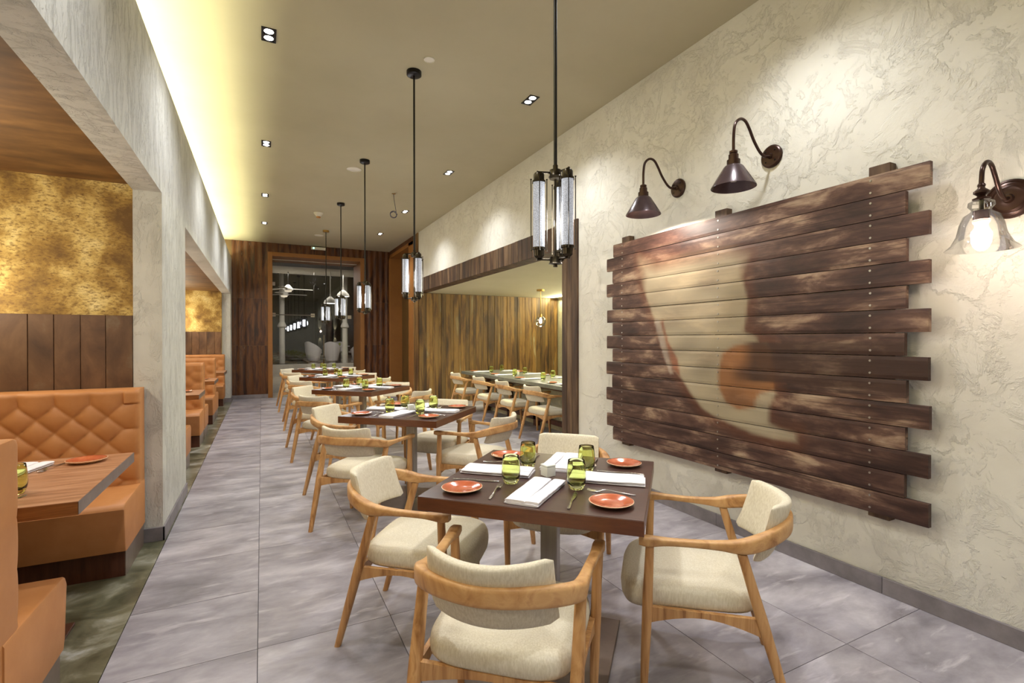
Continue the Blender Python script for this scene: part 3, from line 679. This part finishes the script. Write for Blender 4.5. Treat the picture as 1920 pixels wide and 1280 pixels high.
def paint(Y, Z):
    """painted picture on the boards: colour and cover of the paint"""
    col = np.zeros(Y.shape+(3,)); al = np.zeros(Y.shape)
    def sd(p): return np.where(inside(p, Y, Z), 1, -1)*edge_dist(p, Y, Z)
    def lay(a, c):
        nonlocal col, al
        a = np.clip(a, 0, 1); c = np.array(lin(c)); na = a+al*(1-a)
        col = np.where(na[..., None] > 1e-6, (c*a[..., None]+col*(al*(1-a))[..., None])/np.maximum(na, 1e-6)[..., None], 0); al = na
    s = sd(CREAM)
    top = np.clip((Z-1.85)/.3, 0, 1)
    lay(np.clip((s+.10)/.12, 0, 1)*.75, (112, 66, 40))
    lay(np.clip((s+.010+.05*top)/(.03+.16*top), 0, 1)*.93, (176, 165, 138))
    lay(np.clip((sd(BLOB)+.012)/.024, 0, 1)*.9, (150, 96, 48))
    lay(np.clip((sd(BLOB)-.10)/.10, 0, 1)*np.clip((Z-1.10)/.12, 0, 1)*.8, (72, 42, 24))
    r = (Y < 2.45) & (Z > 1.15) & (Z < 1.43)
    lay(np.where(r, np.clip((2.42-Y)/.10, 0, 1), 0)*.85, (58, 36, 26))
    lay(np.clip((sd(PALEB)+.01)/.02, 0, 1)*.85, (172, 158, 142)); lay(np.clip((sd(PINK)+.01)/.02, 0, 1)*.9, (140, 84, 58))
    g = np.zeros(Y.shape); rp_ = random.Random(5)
    for k in range(26):
        fy, fz, ph = rp_.uniform(2, 14), rp_.uniform(6, 34), rp_.uniform(0, 6.28); g += np.sin(fy*Y+fz*Z*rp_.choice((-1, 1))+ph)/(1+.06*fz)
    g = g/3.2
    col = col*np.clip(1-.13*g, .55, 1.15)[..., None]; al = al*np.clip(.90-.16*np.maximum(g-.2, 0), .4, 1)
    return col, al
def art_material():
    m = nmat('painted_plank', [(.34, (48, 31, 26)), (.45, (70, 47, 40)), (.535, (92, 67, 56)), (.60, (132, 106, 88)), (.70, (172, 149, 124))], scale=4.6, stretch=(1, .48, 1.6), detail=12, dist=.3, rough=.5,
             rnd=1, bump=.25, bscale=16, bstretch=(1, .08, 4), bdist=.003, second=(22, (1, .05, 3.0), (42, 25, 20), .52, .72), spec=.35)
    nt = m.node_tree; N = nt.nodes; L = nt.links; b = N['Principled BSDF']; src = b.inputs['Base Color'].links[0].from_socket
    at = N.new('ShaderNodeAttribute'); at.attribute_name = 'paint'; ac = N.new('ShaderNodeAttribute'); ac.attribute_name = 'cover'
    mul = N.new('ShaderNodeMix'); mul.data_type = 'RGBA'; mul.blend_type = 'MULTIPLY'; mul.inputs[0].default_value = .42
    L.new(at.outputs['Color'], mul.inputs[6])
    br = N.new('ShaderNodeBrightContrast'); br.inputs[1].default_value = .55; L.new(src, br.inputs[0]); L.new(br.outputs[0], mul.inputs[7])
    mx = N.new('ShaderNodeMix'); mx.data_type = 'RGBA'; L.new(ac.outputs['Fac'], mx.inputs[0]); L.new(src, mx.inputs[6]); L.new(mul.outputs[2], mx.inputs[7])
    L.new(mx.outputs[2], b.inputs['Base Color']); return m
ARTW = art_material()
art = empty('plank_artwork', (3.08, 2.63, 1.42)); tag(art, 'wall artwork of fifteen dark weathered planks painted with a pale abstract shape', 'artwork')
ox, oy, oz = 3.08, 2.63, 1.42
XF = 3.07
for i in range(15):
    z1 = 2.371-.1269*i; z0 = z1-.1225
    y0, y1 = (1.302, 3.872) if i % 2 == 0 else (1.404, 3.966)
    y0 += random.uniform(-.006, .006); y1 += random.uniform(-.006, .006)
    ny, nz = 110, 6; bm = B(); lc = bm.verts.layers.float_color.new('paint'); la = bm.verts.layers.float.new('cover')
    Y = np.linspace(y0, y1, ny+1); Z = np.linspace(z0, z1, nz+1); YY, ZZ = np.meshgrid(Y, Z, indexing='ij'); col, al = paint(YY, ZZ)
    dx = random.uniform(-.003, .003)
    V = [[None]*(nz+1) for _ in range(ny+1)]
    for a in range(ny+1):
        for b in range(nz+1):
            ed = .0025 if b in (0, nz) else 0
            v = bm.verts.new((XF+dx+ed-ox, Y[a]-oy, Z[b]-oz)); v[lc] = (*col[a, b], 1); v[la] = al[a, b]; V[a][b] = v
    for a in range(ny):
        for b in range(nz): bm.faces.new((V[a][b], V[a+1][b], V[a+1][b+1], V[a][b+1]))
    loop = [V[a][0] for a in range(ny+1)]+[V[ny][b] for b in range(1, nz+1)]+[V[a][nz] for a in range(ny-1, -1, -1)]+[V[0][b] for b in range(nz-1, 0, -1)]
    back = []
    for v in loop:
        q = bm.verts.new((XF+dx+.030-ox, v.co.y, v.co.z)); q[lc] = (0, 0, 0, 1); q[la] = 0; back.append(q)
    for k in range(len(loop)): j = (k+1) % len(loop); bm.faces.new((loop[k], loop[j], back[j], back[k]))
    bm.faces.new(back[::-1])
    pk = obj('plank', bm, ARTW, art)
    sb = B()
    for yb in (1.545, 2.60, 3.72):
        for zz in (z0+.025, z1-.025):
            lathe(sb, [(.0065, 0), (.006, -.0025), (0, -.003)], 8); vs = sb.verts[-(8*2+1):] if False else None
    sb.free()
    sb = B()
    for yb in (1.575, 2.62, 3.73):
        for zz in (z0+.027, z1-.027):
            c = [(XF+dx-.0028-ox, yb-oy+.0062*math.cos(2*PI*k/8), zz-oz+.0062*math.sin(2*PI*k/8)) for k in range(8)]
            d = [(XF+dx+.002-ox, yb-oy+.0066*math.cos(2*PI*k/8), zz-oz+.0066*math.sin(2*PI*k/8)) for k in range(8)]
            loft(sb, [d, c])
    so = obj('screw_heads', sb, STEEL, pk); so['kind'] = 'stuff'
for yb in (1.545, 2.62, 3.715): obj('batten', bx(XF+.031-ox, XR-ox, yb-.055-oy, yb+.055-oy, .44-oz, 2.43-oz, bev=.003), TRIM, art)

# ------------------------------------------------------------------ wall sconces
def gooseneck(y, zp, label, power):
    t = empty('gooseneck_sconce', (XR, y, zp)); tag(t, label, 'wall lamp', 'gooseneck wall lamps over the artwork')
    def lx(prof, x, seg=28):   # lathe about the X axis
        bm = lathe(B(), prof, seg); bmesh.ops.rotate(bm, verts=bm.verts, cent=(0, 0, 0), matrix=Matrix.Rotation(-PI/2, 3, 'Y')); bmesh.ops.translate(bm, verts=bm.verts, vec=(x, 0, 0)); return bm
    bp_ = obj('backplate', lx([(.078, 0), (.078, .012), (.070, .020), (.062, .022), (.020, .024), (.016, .036), (0, .038)], 0), OILB, t, smooth=True)
    for a in (45, 135, 225, 315): obj('screw', bx(-.028, -.020, .05*math.cos(math.radians(a))-.005, .05*math.cos(math.radians(a))+.005, .05*math.sin(math.radians(a))-.005, .05*math.sin(math.radians(a))+.005, bev=.002), BLACK, bp_)
    xs_ = -.39
    path = catmull([(-.03, 0, -.005), (-.08, 0, -.012), (-.13, 0, .01), (-.19, 0, .075), (-.235, 0, .145), (-.275, 0, .19), (-.325, 0, .195), (-.372, 0, .155), (-.388, 0, .08), (xs_, 0, -.03)], 6)
    obj('arm', tube(B(), path, .0095, 12), OILB, t, smooth=True)
    bm = lathe(B(), [(.018, -.025), (.026, -.03), (.026, -.042), (.022, -.046), (.022, -.05), (.031, -.053), (.031, -.085), (.041, -.088), (.041, -.125), (0, -.125)], 24, xs_, 0); obj('socket', bm, OILB, t, smooth=True, angle=35)
    bm = lathe(B(), [(.036, -.120), (.052, -.126), (.062, -.136), (.138, -.262), (.140, -.268), (.136, -.266), (.058, -.140), (.034, -.124)], 40, xs_, 0); obj('shade', bm, SHADEM, t, smooth=True, angle=50)
    obj('bulb', lathe(B(), [(.014, -.13), (.028, -.17), (.030, -.20), (.018, -.228), (0, -.232)], 16, xs_, 0), BULB if power else CUBE, t, smooth=True)
    if power: light('SPOT', 'sconce_lamp', (XR+xs_, y, zp-.262), power, (1, .86, .74), spot_size=math.radians(168), spot_blend=.12, shadow_soft_size=.02)
gooseneck(3.10, 2.73, 'brown gooseneck wall lamp nearer the wooden header, cone shade over the artwork', 26)
gooseneck(2.24, 2.715, 'larger looking brown gooseneck wall lamp over the middle of the artwork', 0)
def glass_sconce(y, zp):
    t = empty('glass_sconce', (XR, y, zp)); tag(t, 'brown wall lamp with a clear bell glass shade and lit bulb', 'wall lamp')
    bm = lathe(B(), [(.092, 0), (.092, .010), (.082, .016), (.080, .013), (.070, .018), (.066, .016), (.056, .022), (.050, .020), (.022, .024), (.016, .036), (0, .038)], 36)
    bmesh.ops.rotate(bm, verts=bm.verts, cent=(0, 0, 0), matrix=Matrix.Rotation(-PI/2, 3, 'Y')); obj('backplate', bm, OILB, t, smooth=True, angle=30)
    xs_ = -.30
    path = catmull([(-.03, 0, 0), (-.075, 0, -.005), (-.12, 0, .025), (-.165, 0, .085), (-.205, 0, .13), (-.25, 0, .135), (-.288, 0, .10), (-.299, 0, .05), (xs_, 0, .02)], 6)
    obj('arm', tube(B(), path, .0095, 12), OILB, t, smooth=True)
    obj('finial', lathe(B(), [(.012, .03), (.015, .022), (.012, .015), (.013, .01), (.028, -.004), (.028, -.012), (.014, -.024), (.018, -.03), (.032, -.036), (.030, -.042), (0, -.043)], 24, xs_, 0), OILB, t, smooth=True)
    obj('stem', tube(B(), [(xs_, 0, -.04), (xs_, 0, -.085)], .009, 10), BRONZE, t)
    obj('shade', lathe(B(), [(.026, -.040), (.045, -.052), (.047, -.068), (.034, -.085), (.038, -.095), (.062, -.112), (.076, -.150), (.086, -.200), (.106, -.240), (.128, -.262)], 48, xs_, 0), CLEAR, t, smooth=True)
    obj('socket', lathe(B(), [(0, -.088), (.029, -.090), (.029, -.130), (.0, -.131)], 24, xs_, 0), SHADEM, t, smooth=True, angle=40)
    obj('collar', lathe(B(), [(.029, -.131), (.032, -.133), (.030, -.142), (.024, -.150)], 24, xs_, 0), CUBE, t, smooth=True)
    obj('bulb', lathe(B(), [(.018, -.146), (.024, -.17), (.034, -.205), (.035, -.225), (.027, -.25), (.012, -.266), (0, -.268)], 24, xs_, 0), BULB, t, smooth=True)
    light('POINT', 'glass_sconce_glow', (XR+xs_, y, zp-.22), 10, (1, .80, .72), shadow_soft_size=.045)
glass_sconce(1.017, 2.111)

# ------------------------------------------------------------------ booths
BX0, BX1 = -2.60, -.74
def bench(yw, d, label, half=False):
    """bench whose back is against Y = yw; d = -1 sits facing the camera, +1 facing away"""
    t = empty('booth_bench', (0, yw, 0)); tag(t, label, 'bench', 'orange leather booth benches')
    W = BX1-BX0; th = .13; z0, z1 = .30, 1.115
    nx, nz = (230, 96) if not half else (90, 36)
    bm = B(); a, b = .090, .088; rows = []
    for i in range(nx+1):
        x = BX0+W*i/nx; row = []
        for k in range(nz+1):
            z = z0+(z1-z0)*k/nz
            u, v = ((BX1-.092-x)/a+(1.02-z)/b)/2, ((BX1-.092-x)/a-(1.02-z)/b)/2
            if z > 1.02 or x > BX1-.092:
                if z > 1.02 and x <= BX1-.092: s = abs(math.sin(PI*(BX1-.092-x)/(2*a)))**.5; s = s+(1-s)*min(1, (z-1.02)/.08)*.6
                elif x > BX1-.092 and z <= 1.02: s = abs(math.sin(PI*(1.02-z)/(2*b)))**.5; s = s+(1-s)*min(1, (x-BX1+.092)/.08)*.6
                else: s = 1
            else: s = (abs(math.sin(PI*u))*abs(math.sin(PI*v)))**.30
            h = .030*s
            r = .035                                     # rounded outer edges
            for e in (BX1-x, z1-z):
                if e < r: h -= (r-math.sqrt(max(0, r*r-(r-e)**2)))*.9
            row.append(bm.verts.new((x, d*(th+h), z)))
        rows.append(row)
    for i in range(nx):
        for k in range(nz): bm.faces.new((rows[i][k], rows[i+1][k], rows[i+1][k+1], rows[i][k+1]))
    for r_ in rows[-1]: r_.co.x -= .005
    top = [r_[-1] for r_ in rows]; side = rows[-1]
    tb = [bm.verts.new((v.co.x, d*.005, z1)) for v in top]
    sb = [bm.verts.new((BX1-.005, 0, v.co.z)) for v in side[:-1]]+[tb[-1]]
    for i in range(nx): bm.faces.new((top[i], top[i+1], tb[i+1], tb[i]))
    for k in range(nz): bm.faces.new((side[k], side[k+1], sb[k+1], sb[k]))
    bm.faces.new([bm.verts.new((BX0, 0, z0)), sb[0], tb[-1], tb[0]] if False else [sb[0], tb[-1], tb[0], bm.verts.new((BX0, 0, z0))])
    obj('backrest', bm, LEATH, t, smooth=True, angle=60)
    y0, y1 = d*.02, d*.60
    rings = []
    for x in (BX0, BX1-.012, BX1-.004, BX1):
        k = .012 if x == BX1 else (.004 if x == BX1-.004 else 0)
        yy = [d*.02, d*.02, d*(.555-k), d*(.585-k), d*(.600-k), d*(.575-k), d*(.56-k)]
        zz = [.16, .470-k, .458-k, .448-k, .425-k, .20, .16]
        rings.append([(x, y_, z_) for y_, z_ in zip(yy, zz)])
    bm = B(); loft(bm, rings); obj('seat', bm, LEATH, t, smooth=True, angle=35)
    obj('plinth', bx(BX0, BX1-.012, min(d*.02, d*.535), max(d*.02, d*.535), 0, .162), PLINTH, t)
    obj('plinth_end', bx(BX1-.012, BX1-.008, min(d*.02, d*.535), max(d*.02, d*.535), 0, .160), PLSTEEL, t)
    return t
bench(4.312, -1, 'tufted orange leather bench against the gold wall beside the plaster column')
bench(2.13, 1, 'orange leather bench end cut off by the frame, seen from behind')
bench(6.27, 1, 'orange leather bench seen edge on just past the plaster column', True)
bench(8.38, -1, 'second tufted orange bench past the plaster column', True)
bench(8.39, 1, 'orange bench back to back with the second tufted bench', True)
bench(10.38, -1, 'third tufted orange bench past the plaster column', True)
bench(10.39, 1, 'orange bench back to back with the third tufted bench', True)
bench(12.97, -1, 'last tufted orange bench against the far gold wall', True)
def booth_table(y0, y1, label):
    t = empty('booth_table', (-1.4, (y0+y1)/2, 0)); tag(t, label, 'table', 'walnut booth tables'); hw = (y1-y0)/2
    obj('edge_band', bx(-.95, .74, -hw, hw, .745, .799, bev=.002), WALNUTE, t); obj('tabletop', bx(-.949, .739, -hw+.001, hw-.001, .798, .80, bev=.0005), WALNUT, t)
    obj('edge_end', bx(.7395, .7415, -hw, hw, .746, .7985), PLSTEEL, t)
    obj('column', bx(.10, .16, -.03, .03, .012, .745, bev=.003), STEEL, t); obj('base_plate', bx(-.30, .55, -.20, .20, 0, .014, bev=.002), PLINTH, t)
booth_table(2.56, 3.53, 'walnut booth table with a steel leg beside the nearest tufted bench')
booth_table(6.85, 7.55, 'first walnut booth table past the plaster column')
booth_table(9.0, 9.75, 'second walnut booth table past the plaster column')
booth_table(11.2, 12.1, 'last walnut booth table by the far end bench')
put('plate', -.83, 3.36, TZ, 0, 'terracotta side plate on the walnut booth table', 'plate', 'terracotta side plates')
put('nap', -1.08, 3.22, TZ, -.25, 'folded white napkin on the walnut booth table', 'napkin', 'folded white napkins', naps[1])
put('glass', -.93, 2.80, TZ, .3, 'green glass tumbler on the walnut booth table', 'tumbler', 'green tumblers')
put('fork', -.95, 3.28, TZ, 2.9, 'silver fork beside the plate on the walnut booth table', 'fork', 'silver forks')
put('knife', -.93, 2.66, TZ, -.5, 'silver knife beside the tumbler on the walnut booth table', 'knife', 'silver knives')
for y, nm_ in ((7.3, 'first'), (9.5, 'second')): put('plate', -.85, y, TZ, 0, 'terracotta side plate on the %s walnut booth table past the column' % nm_, 'plate', 'terracotta side plates')
def globe_sconce(x, y, label):
    t = empty('globe_sconce', (x, y, 1.66)); tag(t, label, 'wall lamp')
    obj('backplate', bx(-.05, .05, -.02, 0, -.05, .05, bev=.004), STEEL, t); obj('arm', tube(B(), [(0, -.02, 0), (0, -.10, 0)], .012, 10), STEEL, t)
    obj('band', lathe(B(), [(0, -.03), (.128, -.03), (.13, -.01), (.128, 0), (0, 0)], 28, 0, -.13), STEEL, t, smooth=True, angle=35)
    obj('shade', lathe(B(), [(.126*math.cos(PI/2*k/8), .126*math.sin(PI/2*k/8)) for k in range(8)]+[(0, .126)], 28, 0, -.13), GLOBEL, t, smooth=True)
globe_sconce(-1.63, 12.99, 'white dome wall lamp with a steel band on the far gold wall')
for x, y, z, k in ((-1.6, 3.1, 2.2, .8), (-1.75, 4.10, 1.75, .35), (-1.75, 7.3, 2.15, 1), (-1.75, 9.3, 2.15, 1), (-1.7, 12.6, 1.85, .6), (-1.75, 11.4, 2.15, .7), (-1.75, .6, 2.15, 1)):
    light('POINT', 'booth_lamp', (x, y, z), P_BOOTH*k, WARM, shadow_soft_size=.12)

# ------------------------------------------------------------------ terrace beyond the window
o = obj('floor_terrace', bx(-8, 14, YB+.15, 44, -.12, -.002), OUTF); struct(o, 'beige terrace floor beyond the window', 'floor')
o = obj('wall_low', bx(-6, 12, 21.5, 21.75, -.002, .46), OUTW); struct(o, 'low white wall of the pond beyond the window')
o = obj('ceiling_terrace', bx(-6, 12, 18.2, 20.2, 3.90, 4.45), OUTW); struct(o, 'white terrace beam beyond the window', 'ceiling')
o = obj('wall_night', bx(-12, 20, 40, 40.2, 0, 9), OUTD); struct(o, 'dim wall in the dark beyond the terrace')
o = obj('pond', bx(-6, 1.8, 21.76, 36, 0, .42), WATER); tag(o, 'dark lily pond beyond the low white wall', 'pond')
bm = B(); rl = random.Random(3)
for _ in range(260):
    x, y, r = rl.uniform(-1.5, 1.7), rl.uniform(21.9, 34), rl.uniform(.12, .38); rows = [(x+r*math.cos(k*PI/5), y+r*math.sin(k*PI/5)) for k in range(10)]; z = .425+rl.uniform(0, .05)
    loft(bm, [[(a, b, z) for a, b in rows], [(a, b, z+.012) for a, b in rows]])
o = obj('lily_pads', bm, LILY); tag(o, 'lily pads floating on the dark pond', 'lily pads', None, 'stuff')
o = obj('deck', bx(1.85, 9, 21.75, 34, 0, .44), OUTF); struct(o, 'raised deck beyond the low white wall', 'floor')
def white_column(x, y, label):
    t = empty('white_column', (x, y, .44)); tag(t, label, 'column', 'white terrace columns')
    obj('shaft', lathe(B(), [(.115, 0), (.105, 1.55), (.0, 1.55)], 20), OUTW, t, smooth=True, angle=40); obj('capital', lathe(B(), [(0, 1.5), (.12, 1.5), (.17, 1.53), (.17, 1.58), (.11, 1.72), (0, 1.72)], 20), OUTW, t, smooth=True, angle=40)
    obj('upper_shaft', lathe(B(), [(.10, 1.7), (.10, 5.2), (0, 5.2)], 20), OUTW, t, smooth=True, angle=40)
white_column(.74, 22.2, 'white terrace column beside the lily pond'); white_column(3.16, 21.95, 'white terrace column behind the white tub chairs')
def fan(x, y, z, label):
    t = empty('ceiling_fan', (x, y, z)); tag(t, label, 'fan', 'white terrace fans')
    obj('rod', tube(B(), [(0, 0, .15), (0, 0, 2.2)], .015, 8), BLACK, t)
    obj('motor', lathe(B(), [(0, .16), (.05, .15), (.16, .02), (.17, -.02), (.16, -.05), (0, -.05)], 20), OUTW, t, smooth=True, angle=40)
    obj('lamp', lathe(B(), [(.13, -.05), (.11, -.10), (0, -.13)], 20), emit('fan_lamp', (1, .86, .66), .5), t, smooth=True)
    for a in (10, 130, 250):
        c, s = math.cos(math.radians(a)), math.sin(math.radians(a)); bm = B()
        loft(bm, [[(c*r-s*w_, s*r+c*w_, h) for w_, h in ((-.07*k, -.01), (.07*k, .01), (.07*k, .02), (-.07*k, 0))] for r, k in ((.15, .5), (.4, 1), (.85, .9))]); obj('blade', bm, OUTW, t)
fan(.86, 19.6, 3.28, 'nearer white terrace fan beyond the window'); fan(.80, 21.5, 3.24, 'farther white terrace fan beyond the window')
def dome(x, y, z, label):
    t = empty('dome_pendant', (x, y, z)); tag(t, label, 'pendant lamp', 'white dome pendants on the terrace')
    obj('rod', tube(B(), [(0, 0, .2), (0, 0, 2.2)], .014, 8), OUTW, t); obj('shade', lathe(B(), [(.02, .35), (.035, .25), (.10, .20), (.20, .10), (.23, 0), (.22, 0), (.19, .09), (.08, .18), (0, .2)], 24), OUTW, t, smooth=True)
    obj('lens', lathe(B(), [(.20, .012), (0, .012)], 24), emit('dome_lens', (1, .97, .95), 5), t)
dome(2.22, 18.9, 2.75, 'lower hanging white dome pendant on the terrace'); dome(2.72, 19.3, 3.05, 'higher hanging white dome pendant on the terrace')
def tub(x, y, rz, label):
    t = empty('tub_chair', (x, y, .44), rz); t.scale = (1.1, 1.1, 1.1); tag(t, label, 'chair', 'white tub chairs on the terrace')
    bm = B(); rings = []
    for k in range(25):
        a = math.radians(-115+230*k/24-90); q = abs(k-12)/12; h = .84-.34*q**1.6
        rings.append([(.30*math.cos(a)*s, .28*math.sin(a)*s, z) for s, z in ((.70, .10), (1.0, .45), (1.08, h), (1.02, h), (.92, .45), (.62, .12))])
    loft(bm, rings); obj('shell', bm, TUBW, t, smooth=True, angle=60)
    obj('seat', lathe(B(), [(0, .36), (.22, .36), (.25, .40), (.24, .44), (0, .45)], 24), TUBW, t, smooth=True); obj('base', lathe(B(), [(.16, 0), (.14, .04), (.10, .36), (0, .36)], 20), TUBW, t, smooth=True)
tub(2.10, 23.2, -1.2, 'white tub chair beside the pond edge'); tub(1.95, 22.45, -.9, 'white tub chair nearest the lily pond corner'); tub(2.66, 22.15, -.3, 'cream tub chair standing closest to the window')
tub(3.75, 22.4, .8, 'white tub chair closest to the window jamb'); tub(3.8, 23.4, 1.4, 'white tub chair behind the terrace table'); tub(3.1, 23.9, 2.7, 'white tub chair on the far side of the terrace table')
t = empty('terrace_table', (2.95, 23.0, .44)); tag(t, 'white terrace table between the tub chairs', 'table')
obj('tabletop', bx(-.5, .5, -.5, .5, .70, .74, bev=.01), TUBW, t); obj('column', lathe(B(), [(.25, 0), (.05, .03), (.05, .70), (0, .7)], 16), STEEL, t)
for k, (dx_, dy_) in enumerate(((-.3, -.25), (.3, -.2), (-.05, .3), (.1, -.3))): put('glass', 2.95+dx_, 23.0+dy_, 1.18, 0, 'green tumbler on the white terrace table, %s' % ('pond side', 'jamb side', 'far side', 'window side')[k], 'tumbler', 'green tumblers')
for x, y, nm_ in ((3.3, 33.5, 'nearer the pond'), (4.2, 33.5, 'nearer the jamb')):
    t = empty('garden_pillar', (x, y, .44)); tag(t, 'dark garden pillar with an up and down light, '+nm_, 'pillar', 'dark garden pillars')
    obj('shaft', bx(-.14, .14, -.14, .14, 0, 3.6), OUTD, t); obj('lamp', bx(-.05, .05, -.22, -.14, 1.30, 1.48, bev=.01), BLACK, t)
    for s in (-1, 1): light('SPOT', 'pillar_lamp', (x, y-.2, .44+1.39+s*.12), 30, (1, .9, .7), rot=(0 if s < 0 else PI, 0, 0), spot_size=math.radians(50), spot_blend=.6)
t = empty('brass_post', (2.07, 19.6, 0)); tag(t, 'thin brass post standing on the terrace', 'post'); obj('shaft', tube(B(), [(0, 0, 0), (0, 0, 1.62)], .022, 10), BRASS, t); obj('foot', lathe(B(), [(0, 0), (.10, 0), (.09, .02), (0, .02)], 16), BRASS, t)
light('AREA', 'terrace_lamp', (2.0, 19.5, 3.85), 70, (1, .95, .88), shape='RECTANGLE', size=4, size_y=1.0)
light('POINT', 'terrace_point_light', (2.2, 25.0, 4.2), 60, (1, .95, .9), shadow_soft_size=.2)  # bare point light above the deck
